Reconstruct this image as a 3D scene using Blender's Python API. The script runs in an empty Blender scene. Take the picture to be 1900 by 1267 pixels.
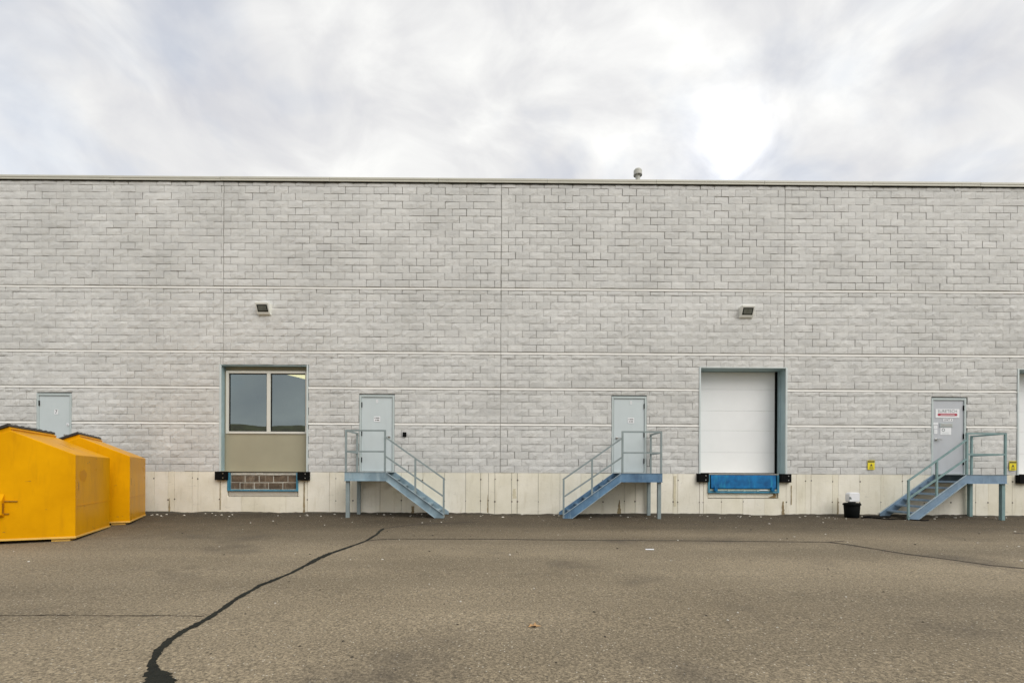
import bpy, bmesh, math, random
from math import radians, sin, cos, pi
from mathutils import Vector, Matrix
random.seed(7)
scene = bpy.context.scene
col = scene.collection

# ------------------------------------------------------------------ camera
EYE = 1.15; DIST = 14.0
cam_d = bpy.data.cameras.new('camera'); cam = bpy.data.objects.new('camera', cam_d); col.objects.link(cam)
cam_d.sensor_width = 36; cam_d.lens = 924 / 1900 * 36
cam_d.shift_y = (878 - 633.5) / 1900
cam_d.clip_start = 0.1; cam_d.clip_end = 3000
cam.matrix_world = Matrix.Translation((0, -DIST, EYE)) @ Matrix.Rotation(-.0057, 4, 'Z') @ Matrix.Rotation(pi / 2, 4, 'X') @ Matrix.Rotation(.0045, 4, 'Z')
scene.camera = cam

# ------------------------------------------------------------------ sky: broken overcast over a daylight sky
SKY_OFFSET = (3.1, 1.7, .4)
SUN_EL, SUN_AZ = radians(42), radians(138)      # azimuth measured clockwise from +Y
w = bpy.data.worlds.new('World'); scene.world = w; w.use_nodes = True
nt = w.node_tree; nt.nodes.clear()
def N(t, **k):
    n = nt.nodes.new(t)
    for a, b in k.items(): setattr(n, a, b)
    return n
def L(a, b): nt.links.new(a, b)
def vmath(op, a, b=None):
    n = N('ShaderNodeVectorMath', operation=op)
    for i, v in enumerate((a, b)):
        if v is None: continue
        if hasattr(v, 'type'): L(v, n.inputs[i])
        else: n.inputs[i].default_value = v
    return n
def smath(op, a, b=None, c=None):
    n = N('ShaderNodeMath', operation=op)
    for i, v in enumerate((a, b, c)):
        if v is None: continue
        if hasattr(v, 'type'): L(v, n.inputs[i])
        else: n.inputs[i].default_value = v
    return n.outputs[0]
tc = N('ShaderNodeTexCoord'); sep = N('ShaderNodeSeparateXYZ'); L(tc.outputs['Generated'], sep.inputs[0])
mp = N('ShaderNodeMapping'); L(tc.outputs['Generated'], mp.inputs[0]); mp.inputs['Rotation'].default_value = (radians(12), radians(38), radians(20)); mp.inputs['Scale'].default_value = (1.0, 1.0, 1.6); mp.inputs['Location'].default_value = SKY_OFFSET
n1 = N('ShaderNodeTexNoise'); L(mp.outputs[0], n1.inputs['Vector']); n1.inputs['Scale'].default_value = 5.0; n1.inputs['Detail'].default_value = 7; n1.inputs['Roughness'].default_value = .55; n1.inputs['Distortion'].default_value = .55
n2 = N('ShaderNodeTexNoise'); L(mp.outputs[0], n2.inputs['Vector']); n2.inputs['Scale'].default_value = 2.6; n2.inputs['Detail'].default_value = 5; n2.inputs['Roughness'].default_value = .5; n2.inputs['Distortion'].default_value = .3
r1 = N('ShaderNodeValToRGB'); L(n1.outputs[0], r1.inputs[0])
r1.color_ramp.elements[0].position = .30; r1.color_ramp.elements[0].color = (.575, .58, .61, 1)
r1.color_ramp.elements[1].position = .68; r1.color_ramp.elements[1].color = (.815, .815, .80, 1)
e = r1.color_ramp.elements.new(.48); e.color = (.68, .68, .685, 1)
r2 = N('ShaderNodeValToRGB'); L(n2.outputs[0], r2.inputs[0])
r2.color_ramp.elements[0].position = .50; r2.color_ramp.elements[0].color = (0, 0, 0, 1)
r2.color_ramp.elements[1].position = .68; r2.color_ramp.elements[1].color = (.5, .5, .5, 1)
sky = N('ShaderNodeTexSky', sky_type='NISHITA'); sky.sun_disc = False; sky.sun_elevation = SUN_EL; sky.sun_rotation = SUN_AZ; sky.altitude = 100; sky.air_density = 1; sky.dust_density = 2
skm = N('ShaderNodeMixRGB', blend_type='MULTIPLY'); skm.inputs[0].default_value = 1; L(sky.outputs[0], skm.inputs[1]); skm.inputs[2].default_value = (.16, .16, .16, 1)
# thin place in the cloud where the sunlight itself glares through
gl = (sin(radians(23.7)) * cos(radians(31)), cos(radians(23.7)) * cos(radians(31)), sin(radians(31)))
dt = N('ShaderNodeVectorMath', operation='DOT_PRODUCT'); L(tc.outputs['Generated'], dt.inputs[0]); dt.inputs[1].default_value = gl
g1 = smath('POWER', smath('MAXIMUM', dt.outputs['Value'], 0), 800)
g2 = smath('POWER', smath('MAXIMUM', dt.outputs['Value'], 0), 22)
glow = smath('ADD', smath('MULTIPLY', g1, .6), smath('MULTIPLY', g2, .03))
glowm = smath('MULTIPLY', glow, smath('MULTIPLY_ADD', n1.outputs[0], 4.0, -1.1))
mx = N('ShaderNodeMixRGB'); L(r2.outputs[0], mx.inputs[0]); L(r1.outputs[0], mx.inputs[1]); L(skm.outputs[0], mx.inputs[2])
ad = N('ShaderNodeMixRGB', blend_type='ADD'); ad.inputs[0].default_value = 1; L(mx.outputs[0], ad.inputs[1])
gc = N('ShaderNodeCombineXYZ'); [L(glowm, gc.inputs[i]) for i in range(3)]; L(gc.outputs[0], ad.inputs[2])
bg = N('ShaderNodeBackground'); L(ad.outputs[0], bg.inputs[0]); bg.inputs[1].default_value = 1.0
wo = N('ShaderNodeOutputWorld'); L(bg.outputs[0], wo.inputs[0])

# ------------------------------------------------------------------ sun lamp from the front right, added to brighten the wall
fill_sun_d = bpy.data.lights.new('sun', 'SUN'); fill_sun_d.energy = 1.5; fill_sun_d.angle = radians(45); fill_sun_d.color = (1, .97, .92)
sun = bpy.data.objects.new('sun', fill_sun_d); col.objects.link(sun)  # added lamp; the real sun stands over the roof
sd = Vector((sin(SUN_AZ) * cos(SUN_EL), cos(SUN_AZ) * cos(SUN_EL), sin(SUN_EL)))
sun.rotation_euler = sd.to_track_quat('Z', 'Y').to_euler(); sun.location = sd * 60

vs = scene.view_settings; vs.view_transform = 'Standard'; vs.look = 'None'; vs.gamma = 1; vs.exposure = 0.28; vs.use_curve_mapping = False
scene.cycles.use_denoising = True
scene.cycles.max_bounces = 8; scene.cycles.sample_clamp_indirect = 6

# ------------------------------------------------------------------ materials
def mat(name, color, rough=.6, var=.08, scale=6., bump=0., bscale=40., metallic=0., spec=.5, coat=0., hue=None, stretch=(1, 1, 1), detail=5., streak=0., streakcol=None, panel=0., chips_shade=0., mottle=0., ior=1.5):
    """procedural paint / metal / plastic: base colour broken up by noise in world space"""
    m = bpy.data.materials.new(name); m.use_nodes = True; t = m.node_tree; b = t.nodes['Principled BSDF']
    b.inputs['IOR'].default_value = ior; b.inputs['Roughness'].default_value = rough; b.inputs['Metallic'].default_value = metallic
    b.inputs['Specular IOR Level'].default_value = spec; b.inputs['Coat Weight'].default_value = coat; b.inputs['Coat Roughness'].default_value = .12
    ge = t.nodes.new('ShaderNodeNewGeometry'); mpn = t.nodes.new('ShaderNodeMapping'); t.links.new(ge.outputs['Position'], mpn.inputs[0]); mpn.inputs['Scale'].default_value = stretch
    n = t.nodes.new('ShaderNodeTexNoise'); t.links.new(mpn.outputs[0], n.inputs['Vector']); n.inputs['Scale'].default_value = scale; n.inputs['Detail'].default_value = detail; n.inputs['Roughness'].default_value = .6
    r = t.nodes.new('ShaderNodeValToRGB'); t.links.new(n.outputs[0], r.inputs[0])
    c = Vector(color); h = Vector(hue) if hue else c
    r.color_ramp.elements[0].position = .3; r.color_ramp.elements[0].color = (*(h * (1 - var)), 1)
    r.color_ramp.elements[1].position = .7; r.color_ramp.elements[1].color = (*(c * (1 + var)), 1)
    out = r.outputs[0]
    if streak:
        m2 = t.nodes.new('ShaderNodeMapping'); t.links.new(ge.outputs['Position'], m2.inputs[0]); m2.inputs['Scale'].default_value = (3.2, 3.2, .55)
        s = t.nodes.new('ShaderNodeTexNoise'); t.links.new(m2.outputs[0], s.inputs['Vector']); s.inputs['Scale'].default_value = 2.2; s.inputs['Detail'].default_value = 7; s.inputs['Roughness'].default_value = .65
        sr = t.nodes.new('ShaderNodeValToRGB'); t.links.new(s.outputs[0], sr.inputs[0]); sr.color_ramp.elements[0].position = .54; sr.color_ramp.elements[0].color = (0, 0, 0, 1); sr.color_ramp.elements[1].position = .72; sr.color_ramp.elements[1].color = (streak,) * 3 + (1,)
        x = t.nodes.new('ShaderNodeMixRGB'); t.links.new(sr.outputs[0], x.inputs[0]); t.links.new(out, x.inputs[1]); x.inputs[2].default_value = (*(streakcol or c * .5), 1); out = x.outputs[0]
    if mottle:      # broad uneven weathering of the paint
        q = t.nodes.new('ShaderNodeTexNoise'); t.links.new(ge.outputs['Position'], q.inputs['Vector']); q.inputs['Scale'].default_value = .45; q.inputs['Detail'].default_value = 6; q.inputs['Roughness'].default_value = .6
        qr = t.nodes.new('ShaderNodeValToRGB'); t.links.new(q.outputs[0], qr.inputs[0]); qr.color_ramp.elements[0].position = .34; qr.color_ramp.elements[0].color = (1 - mottle, 1 - mottle, 1 - mottle * 1.05, 1); qr.color_ramp.elements[1].position = .62; qr.color_ramp.elements[1].color = (1.03, 1.03, 1.03, 1)
        x = t.nodes.new('ShaderNodeMixRGB'); x.blend_type = 'MULTIPLY'; x.inputs[0].default_value = 1; t.links.new(out, x.inputs[1]); t.links.new(qr.outputs[0], x.inputs[2]); out = x.outputs[0]
    if name == 'painted_block':     # each block took the paint a little differently
        an = t.nodes.new('ShaderNodeAttribute'); an.attribute_name = 'tone'; ar = t.nodes.new('ShaderNodeMapRange'); t.links.new(an.outputs['Fac'], ar.inputs[0]); ar.inputs[3].default_value = .95; ar.inputs[4].default_value = 1.035
        x = t.nodes.new('ShaderNodeVectorMath'); x.operation = 'SCALE'; t.links.new(out, x.inputs[0]); t.links.new(ar.outputs[0], x.inputs['Scale']); out = x.outputs[0]
    if chips_shade:       # dark marks: nicks in the face and its crevice shadows, painted in
        m3 = t.nodes.new('ShaderNodeMapping'); t.links.new(ge.outputs['Position'], m3.inputs[0]); m3.inputs['Scale'].default_value = (5.5, 5.5, 15)
        q = t.nodes.new('ShaderNodeTexNoise'); t.links.new(m3.outputs[0], q.inputs['Vector']); q.inputs['Scale'].default_value = 1.; q.inputs['Detail'].default_value = 4; q.inputs['Roughness'].default_value = .65; q.inputs['Distortion'].default_value = .8
        qr = t.nodes.new('ShaderNodeValToRGB'); t.links.new(q.outputs[0], qr.inputs[0]); qr.color_ramp.elements[0].position = .60; qr.color_ramp.elements[0].color = (0, 0, 0, 1); qr.color_ramp.elements[1].position = .72; qr.color_ramp.elements[1].color = (chips_shade,) * 3 + (1,)
        x = t.nodes.new('ShaderNodeMixRGB'); t.links.new(qr.outputs[0], x.inputs[0]); t.links.new(out, x.inputs[1]); x.inputs[2].default_value = (.30, .285, .24, 1); out = x.outputs[0]
    if panel:       # every cast panel took the paint a little differently
        oi = t.nodes.new('ShaderNodeObjectInfo'); pr = t.nodes.new('ShaderNodeValToRGB'); t.links.new(oi.outputs['Random'], pr.inputs[0])
        pr.color_ramp.elements[0].color = (.90, .88, .80, 1); pr.color_ramp.elements[1].color = (1, 1, 1.02, 1)
        x = t.nodes.new('ShaderNodeMixRGB'); x.blend_type = 'MULTIPLY'; x.inputs[0].default_value = panel; t.links.new(out, x.inputs[1]); t.links.new(pr.outputs[0], x.inputs[2]); out = x.outputs[0]
    t.links.new(out, b.inputs['Base Color'])
    rr = t.nodes.new('ShaderNodeMapRange'); t.links.new(n.outputs[0], rr.inputs[0]); rr.inputs[3].default_value = max(rough - .1, .03); rr.inputs[4].default_value = min(rough + .1, 1); t.links.new(rr.outputs[0], b.inputs['Roughness'])
    if bump:
        bn = t.nodes.new('ShaderNodeTexNoise'); t.links.new(mpn.outputs[0], bn.inputs['Vector']); bn.inputs['Scale'].default_value = bscale; bn.inputs['Detail'].default_value = 6; bn.inputs['Roughness'].default_value = .6
        bp = t.nodes.new('ShaderNodeBump'); bp.inputs['Strength'].default_value = bump; bp.inputs['Distance'].default_value = .02; t.links.new(bn.outputs[0], bp.inputs['Height']); t.links.new(bp.outputs[0], b.inputs['Normal'])
    return m
M = {}
M['block'] = mat('painted_block', (.675, .668, .635), .8, .05, 2.2, .8, 17., stretch=(1, 1, 2.6), hue=(.64, .638, .615), streak=.12, streakcol=(.42, .40, .36), chips_shade=.42, mottle=.13)
M['ledge'] = mat('painted_ledge', (.74, .725, .68), .7, .04, 3.)
M['mortar'] = mat('painted_joint', (.30, .29, .26), .9, .1, 8.)
M['sealant'] = mat('joint_sealant', (.36, .35, .32), .7, .15, 5.)
M['concrete'] = mat('painted_concrete', (.89, .85, .74), .75, .05, 1.5, .25, 9., hue=(.86, .815, .67), streak=.32, streakcol=(.52, .46, .30), panel=.6, mottle=.13, chips_shade=.22)
M['tie'] = mat('tie_hole', (.12, .10, .08), .9, .2, 20)
M['patch'] = mat('rough_patch', (.42, .39, .32), .9, .25, 6, .8, 12, hue=(.62, .58, .5))
M['rust'] = mat('rust_stain', (.23, .15, .06), .9, .3, 9)
M['damp'] = mat('damp_stain', (.34, .27, .15), .8, .25, 6, hue=(.26, .19, .10))
M['ochre'] = mat('ochre_stain', (.66, .60, .43), .8, .12, 6)
M['coping'] = mat('coping_metal', (.55, .54, .46), .45, .06, 2.)
M['door'] = mat('door_paint', (.57, .63, .635), .45, .03, 2.5, streak=.14, streakcol=(.40, .45, .43))
M['doorgrey'] = mat('door_grey_paint', (.49, .51, .535), .45, .04, 2.5, streak=.18, streakcol=(.38, .40, .42))
M['frame'] = mat('door_frame_paint', (.49, .55, .54), .5, .05, 3)
M['jamb'] = mat('dock_jamb_paint', (.34, .455, .48), .45, .1, 3)
M['lip'] = mat('frame_lip_paint', (.60, .66, .65), .5, .06, 4)
M['alu'] = mat('window_frame_paint', (.68, .67, .60), .4, .03, 4)
M['tan'] = mat('tan_panel', (.36, .335, .235), .6, .05, 1.6)
M['white'] = mat('white_enamel', (.89, .90, .89), .4, .02, 2)
M['paper'] = mat('paper_white', (.82, .83, .84), .7, .02, 5)
M['ink'] = mat('black_ink', (.03, .03, .03), .6, .1, 5)
M['greyink'] = mat('grey_green_ink', (.14, .17, .16), .6, .1, 5)
M['red'] = mat('red_print', (.42, .03, .06), .5, .05, 5)
M['yellow'] = mat('sign_yellow', (.80, .66, .02), .5, .05, 6)
M['black'] = mat('black_rubber', (.006, .006, .006), .8, .3, 15, .3, 40, spec=.12)
M['plastic'] = mat('black_plastic', (.006, .007, .007), .6, .2, 10, spec=.1, ior=1.3)
M['steel'] = mat('handle_steel', (.5, .5, .48), .3, .05, 10, metallic=.9)
M['rail'] = mat('grey_green_rail_paint', (.25, .30, .30), .5, .12, 6)
M['railteal'] = mat('teal_rail_paint', (.20, .31, .31), .45, .15, 6)
M['stairA'] = mat('pale_blue_steel', (.27, .37, .42), .42, .18, 2.6, hue=(.19, .27, .32), streak=.55, streakcol=(.46, .54, .56))
M['stairB'] = mat('blue_steel', (.125, .235, .36), .42, .18, 2.6, hue=(.085, .17, .28), streak=.55, streakcol=(.32, .44, .52))
M['stairC'] = mat('slate_blue_steel', (.215, .31, .41), .42, .14, 2.6, hue=(.16, .24, .33), streak=.4, streakcol=(.36, .46, .54))
M['flange'] = mat('lit_flange_paint', (.36, .45, .50), .5, .2, 7)  # paler than the stringers: light caught along the edges, painted in
M['tread'] = mat('tread_steel', (.16, .20, .22), .5, .2, 6)
M['blue'] = mat('leveler_blue', (.006, .155, .37), .5, .25, 4., hue=(.004, .10, .28), streak=.85, streakcol=(.02, .30, .46), spec=.25)
M['blueframe'] = mat('pit_frame_blue', (.05, .24, .36), .5, .2, 6, streak=.5, streakcol=(.25, .36, .36))
M['leveler_bar'] = mat('leveler_bar', (.40, .48, .42), .6, .25, 7)
M['brownblock'] = mat('brown_block', (.15, .108, .070), .9, .35, 6, .8, 20, streak=.7, streakcol=(.46, .41, .33), hue=(.10, .070, .045))
M['mortarpale'] = mat('pale_mortar', (.55, .53, .46), .9, .2, 9, .5, 20)
M['bin'] = mat('bin_yellow_paint', (.76, .365, .003), .30, .05, 1.3, spec=.12, detail=5., hue=(.69, .315, .003), streak=.38, streakcol=(.52, .225, .006), ior=1.22)
M['binbrown'] = mat('bin_brown_patch', (.66, .29, .006), .5, .06, 5, spec=.1)
M['binlip'] = mat('bin_worn_edge', (.78, .48, .10), .45, .1, 6)
M['bindark'] = mat('bin_rust_smudge', (.36, .17, .01), .5, .2, 9)
M['lid'] = mat('bin_lid_plastic', (.02, .016, .014), .45, .3, 8)
M['vent'] = mat('galvanised_vent', (.50, .50, .44), .5, .12, 5)
M['lamp'] = mat('lamp_housing', (.80, .80, .74), .5, .05, 5)
M['tar'] = mat('crack_sealant', (.015, .016, .012), .75, .5, 5, .8, 22, spec=.15)
M['crack'] = mat('crack_dirt', (.045, .034, .024), .95, .3, 12)
M['roof'] = mat('roof_membrane', (.2, .2, .2), .9, .1, 1)
M['inside'] = mat('interior_dark', (.10, .11, .11), .9, .1, 1)
M['grass'] = mat('berm_grass', (.17, .165, .08), .95, .3, .5, .5, 3, hue=(.17, .14, .09))
M['leaf'] = mat('dry_leaf', (.42, .25, .11), .8, .2, 30)
M['leafdark'] = mat('dark_leaf', (.16, .115, .07), .8, .2, 30)

# asphalt: aggregate, mottling, oil spots, darker later strip along the building, painted shade and damp beside the wall
def asphalt():
    m = bpy.data.materials.new('asphalt'); m.use_nodes = True; t = m.node_tree; b = t.nodes['Principled BSDF']
    nn = t.nodes.new; lk = t.links.new
    ge = nn('ShaderNodeNewGeometry'); P = ge.outputs['Position']
    def noise(sc, det=4, ro=.55):
        n = nn('ShaderNodeTexNoise'); lk(P, n.inputs['Vector']); n.inputs['Scale'].default_value = sc; n.inputs['Detail'].default_value = det; n.inputs['Roughness'].default_value = ro; return n.outputs[0]
    def ramp(src, *st):
        r = nn('ShaderNodeValToRGB'); lk(src, r.inputs[0]); els = r.color_ramp.elements
        while len(els) < len(st): els.new(.5)
        for e, (p, c) in zip(els, st): e.position = p; e.color = (*c, 1)
        return r.outputs[0]
    def mix(f, a, b_, mode='MIX'):
        x = nn('ShaderNodeMixRGB'); x.blend_type = mode
        for i, v in enumerate((f, a, b_)):
            if hasattr(v, 'type'): lk(v, x.inputs[i])
            else: x.inputs[i].default_value = v if i == 0 else (*v, 1)
        return x.outputs[0]
    g = lambda v: (v, v, v)
    base = ramp(noise(.35, 5), (.3, (.215, .174, .114)), (.7, (.272, .223, .150)))
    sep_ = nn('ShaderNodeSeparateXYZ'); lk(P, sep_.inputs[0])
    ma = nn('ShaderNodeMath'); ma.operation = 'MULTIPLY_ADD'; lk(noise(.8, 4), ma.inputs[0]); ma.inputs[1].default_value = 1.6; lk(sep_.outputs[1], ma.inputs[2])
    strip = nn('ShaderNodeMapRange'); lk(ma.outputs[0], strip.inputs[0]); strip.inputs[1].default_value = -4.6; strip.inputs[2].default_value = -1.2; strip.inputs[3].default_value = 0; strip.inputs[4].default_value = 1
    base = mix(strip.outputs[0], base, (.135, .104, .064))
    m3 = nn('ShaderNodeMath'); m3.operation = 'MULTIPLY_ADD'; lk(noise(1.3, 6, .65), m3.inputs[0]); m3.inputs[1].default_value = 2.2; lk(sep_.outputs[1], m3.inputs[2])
    foot = nn('ShaderNodeMapRange'); lk(m3.outputs[0], foot.inputs[0]); foot.inputs[1].default_value = -2.7; foot.inputs[2].default_value = 1.2; foot.inputs[3].default_value = 0; foot.inputs[4].default_value = .9  # darkens toward the wall: its shade and some damp put into the colour
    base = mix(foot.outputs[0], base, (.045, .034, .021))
    mps = nn('ShaderNodeMapping'); lk(P, mps.inputs[0]); mps.inputs['Scale'].default_value = (.10, .55, 1); tn = nn('ShaderNodeTexNoise'); lk(mps.outputs[0], tn.inputs['Vector']); tn.inputs['Scale'].default_value = 1.; tn.inputs['Detail'].default_value = 5
    base = mix(1, base, ramp(tn.outputs[0], (.34, g(.74)), (.64, g(1.10))), 'MULTIPLY')
    base = mix(.3, base, ramp(noise(24, 3, .6), (.34, g(.55)), (.5, g(1)), (.66, g(1.5))), 'MULTIPLY')
    grit = ramp(noise(50, 5, .8), (.33, g(.22)), (.5, g(.97)), (.67, g(2.0)))
    base = mix(.9, base, grit, 'MULTIPLY')
    vo = nn('ShaderNodeTexVoronoi'); lk(P, vo.inputs['Vector']); vo.inputs['Scale'].default_value = 34
    sp = ramp(vo.outputs['Distance'], (.0, g(1)), (.16, g(1)), (.24, g(0)))
    vc = nn('ShaderNodeSeparateColor'); lk(vo.outputs['Color'], vc.inputs[0])
    pick = ramp(vc.outputs[0], (.80, g(0)), (.84, g(1)))
    base = mix(mix(1, sp, pick, 'MULTIPLY'), base, (.62, .57, .47))
    pick2 = ramp(vc.outputs[1], (.80, g(0)), (.84, g(1)))
    base = mix(mix(1, sp, pick2, 'MULTIPLY'), base, (.05, .042, .034))
    oil = ramp(noise(.55, 6, .6), (.57, g(0)), (.72, g(.6)))
    base = mix(oil, base, (.07, .058, .045))
    lk(base, b.inputs['Base Color']); b.inputs['Roughness'].default_value = .85; b.inputs['Specular IOR Level'].default_value = .3
    bp = nn('ShaderNodeBump'); bp.inputs['Strength'].default_value = .8; bp.inputs['Distance'].default_value = .012; lk(noise(80, 4, .7), bp.inputs['Height']); lk(bp.outputs[0], b.inputs['Normal'])
    return m
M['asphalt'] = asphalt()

def glass():
    m = bpy.data.materials.new('coated_glass'); m.use_nodes = True; t = m.node_tree; t.nodes.clear(); nn = t.nodes.new
    o = nn('ShaderNodeOutputMaterial'); mixn = nn('ShaderNodeMixShader'); gl = nn('ShaderNodeBsdfGlossy'); tr = nn('ShaderNodeBsdfTransparent'); fr = nn('ShaderNodeFresnel'); fr.inputs[0].default_value = 3.2
    gl.inputs['Color'].default_value = (.82, .97, .98, 1); gl.inputs['Roughness'].default_value = .01; tr.inputs[0].default_value = (.32, .40, .40, 1)
    ge = nn('ShaderNodeNewGeometry'); n = nn('ShaderNodeTexNoise'); n.inputs['Scale'].default_value = 1.3; n.inputs['Detail'].default_value = 1; t.links.new(ge.outputs['Position'], n.inputs['Vector'])
    bp = nn('ShaderNodeBump'); bp.inputs['Strength'].default_value = .06; bp.inputs['Distance'].default_value = .02; t.links.new(n.outputs[0], bp.inputs['Height']); t.links.new(bp.outputs[0], gl.inputs['Normal'])
    t.links.new(fr.outputs[0], mixn.inputs[0]); t.links.new(tr.outputs[0], mixn.inputs[1]); t.links.new(gl.outputs[0], mixn.inputs[2]); t.links.new(mixn.outputs[0], o.inputs[0])
    return m
M['glass'] = glass()
M['lampglass'] = mat('lamp_glass', (.13, .14, .12), .2, .3, 6, spec=.8)

# ------------------------------------------------------------------ mesh helpers
class MB:
    """collects boxes, bars, lathes and prisms of one part"""
    def __init__(s): s.v = []; s.f = []
    def add(s, vs, fs):
        o = len(s.v); s.v += [tuple(v) for v in vs]; s.f += [tuple(i + o for i in f) for f in fs]; return s
    def box(s, x0, x1, y0, y1, z0, z1):
        return s.add([(x, y, z) for z in (z0, z1) for y in (y0, y1) for x in (x0, x1)],
                     [(0, 2, 3, 1), (4, 5, 7, 6), (0, 1, 5, 4), (2, 6, 7, 3), (0, 4, 6, 2), (1, 3, 7, 5)])
    def bar(s, a, b, w, h=None, up=(0, 0, 1)):
        a, b = Vector(a), Vector(b); h = h or w; d = (b - a).normalized(); u = Vector(up)
        if abs(d.dot(u)) > .99: u = Vector((0, 1, 0))
        sx = d.cross(u).normalized() * w / 2; sz = sx.cross(d).normalized() * h / 2
        vs = [p + i * sx + j * sz for p in (a, b) for i, j in ((-1, -1), (1, -1), (1, 1), (-1, 1))]
        return s.add(vs, [(0, 1, 2, 3), (7, 6, 5, 4), (0, 4, 5, 1), (1, 5, 6, 2), (2, 6, 7, 3), (3, 7, 4, 0)])
    def prism(s, pts, axis, a0, a1):
        """polygon pts in the two other axes, swept along axis ('x','y','z')"""
        n = len(pts)
        def mk(p, a): return {'x': (a, p[0], p[1]), 'y': (p[0], a, p[1]), 'z': (p[0], p[1], a)}[axis]
        vs = [mk(p, a0) for p in pts] + [mk(p, a1) for p in pts]
        return s.add(vs, [tuple(range(n)), tuple(range(2 * n - 1, n - 1, -1))] + [(i, i + n, (i + 1) % n + n, (i + 1) % n) for i in range(n)])
    def lathe(s, prof, c=(0, 0, 0), n=20, axis='z'):
        o = []; k = len(prof)
        for i in range(n):
            a = 2 * pi * i / n
            for r, z in prof:
                p = (r * cos(a), r * sin(a), z)
                if axis == 'y': p = (p[0], p[2], p[1])
                o.append((c[0] + p[0], c[1] + p[1], c[2] + p[2]))
        fs = [(i * k + j, ((i + 1) % n) * k + j, ((i + 1) % n) * k + j + 1, i * k + j + 1) for i in range(n) for j in range(k - 1)]
        return s.add(o, fs)
    def tube(s, pts, r, n=6):
        pts = [Vector(p) for p in pts]; o = []
        for i, p in enumerate(pts):
            d = (pts[min(i + 1, len(pts) - 1)] - pts[max(i - 1, 0)]).normalized(); u = d.cross(Vector((0, 0, 1)))
            u = u.normalized() if u.length > .01 else Vector((1, 0, 0)); v = u.cross(d)
            o += [p + r * (cos(2 * pi * k / n) * u + sin(2 * pi * k / n) * v) for k in range(n)]
        return s.add(o, [(i * n + k, i * n + (k + 1) % n, (i + 1) * n + (k + 1) % n, (i + 1) * n + k) for i in range(len(pts) - 1) for k in range(n)])
    def mesh(s, name, m):
        me = bpy.data.meshes.new(name); me.from_pydata(s.v, [], s.f); me.materials.append(M[m])
        b = bmesh.new(); b.from_mesh(me); bmesh.ops.recalc_face_normals(b, faces=b.faces); b.to_mesh(me); b.free(); me.update(); return me
    def obj(s, name, m, parent=None, bevel=0., smooth=False):
        o = bpy.data.objects.new(name, s.mesh(name, m)); col.objects.link(o)
        if parent: o.parent = parent
        if smooth: [setattr(p, 'use_smooth', True) for p in o.data.polygons]
        if bevel:
            mo = o.modifiers.new('bevel', 'BEVEL'); mo.width = bevel; mo.segments = 2; mo.limit_method = 'ANGLE'; mo.angle_limit = radians(40)
        return o
def box(*a): return MB().box(*a)
def tag(o, label=None, cat=None, group=None, kind=None):
    for k, v in (('label', label), ('category', cat), ('group', group), ('kind', kind)):
        if v: o[k] = v
    return o
def thing(name, loc, label, cat, group=None, rz=0.):
    o = bpy.data.objects.new(name, None); col.objects.link(o); o.location = loc; o.rotation_euler = (0, 0, rz); o.empty_display_size = .2
    return tag(o, label, cat, group)
def text(s, name, size, x, y, z, m, parent=None, center=True, sx=1.):
    cu = bpy.data.curves.new('tmp', 'FONT'); cu.body = s; cu.size = size; cu.align_x = 'CENTER' if center else 'LEFT'; cu.align_y = 'CENTER'; cu.resolution_u = 3
    to = bpy.data.objects.new('tmp', cu); col.objects.link(to); bpy.context.view_layer.update()
    me = bpy.data.meshes.new_from_object(to.evaluated_get(bpy.context.evaluated_depsgraph_get())); bpy.data.objects.remove(to); bpy.data.curves.remove(cu)
    for v in me.vertices: a = v.co.copy(); v.co = (a.x * sx + x, y, a.y + z)
    me.materials.clear(); me.materials.append(M[m]); me.name = name
    o = bpy.data.objects.new(name, me); col.objects.link(o)
    if parent: o.parent = parent
    return o

# ------------------------------------------------------------------ ground
SL = .02
def gz(y): return SL * max(min(y, 0), -16)
ys = [400, 0.6, 0, -4, -8, -12, -16, -40, -400]
g = MB(); vs = []
for y in ys: vs += [(-400, y, gz(y)), (400, y, gz(y))]
g.add(vs, [(2 * i, 2 * i + 1, 2 * i + 3, 2 * i + 2) for i in range(len(ys) - 1)])
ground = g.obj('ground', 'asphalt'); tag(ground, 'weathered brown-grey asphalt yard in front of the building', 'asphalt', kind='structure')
for p in ground.data.polygons:
    pass
MAIN = [[-2.745, -3.052, -2.683, -3.249], [-2.775, -3.245, -2.655, -3.577], [-2.685, -3.96, -2.585, -4.232], [-2.647, -4.832, -2.586, -5.003], [-2.758, -5.565, -2.691, -5.739], [-2.856, -6.043, -2.763, -6.26], [-2.898, -6.411, -2.772, -6.675], [-2.872, -6.89, -2.771, -7.087], [-2.843, -7.46, -2.782, -7.575], [-2.884, -7.86, -2.812, -7.99], [-2.93, -8.124, -2.845, -8.262], [-2.905, -8.392, -2.825, -8.513], [-2.9, -8.665, -2.811, -8.79], [-2.845, -9.004, -2.752, -9.125], [-2.802, -9.286, -2.715, -9.397], [-2.78, -9.512, -2.698, -9.616], [-2.787, -9.676, -2.708, -9.774], [-2.781, -9.836, -2.686, -9.941], [-2.745, -10.03, -2.632, -10.143], [-2.696, -10.202, -2.575, -10.298], [-2.579, -10.422, -2.486, -10.465], [-2.480, -10.590, -2.372, -10.560], [-2.43, -10.70, -2.225, -10.640], [-2.33, -10.83, -2.14, -10.76], [-2.1, -11.1, -1.95, -11.0], [-1.98, -11.4, -1.83, -11.3]]
T1 = [[-2.712, -3.24, -2.731, -3.17], [-2.429, -2.724, -2.446, -2.647], [-1.833, -2.252, -1.847, -2.168], [-0.842, -1.895, -0.849, -1.806]]
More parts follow.
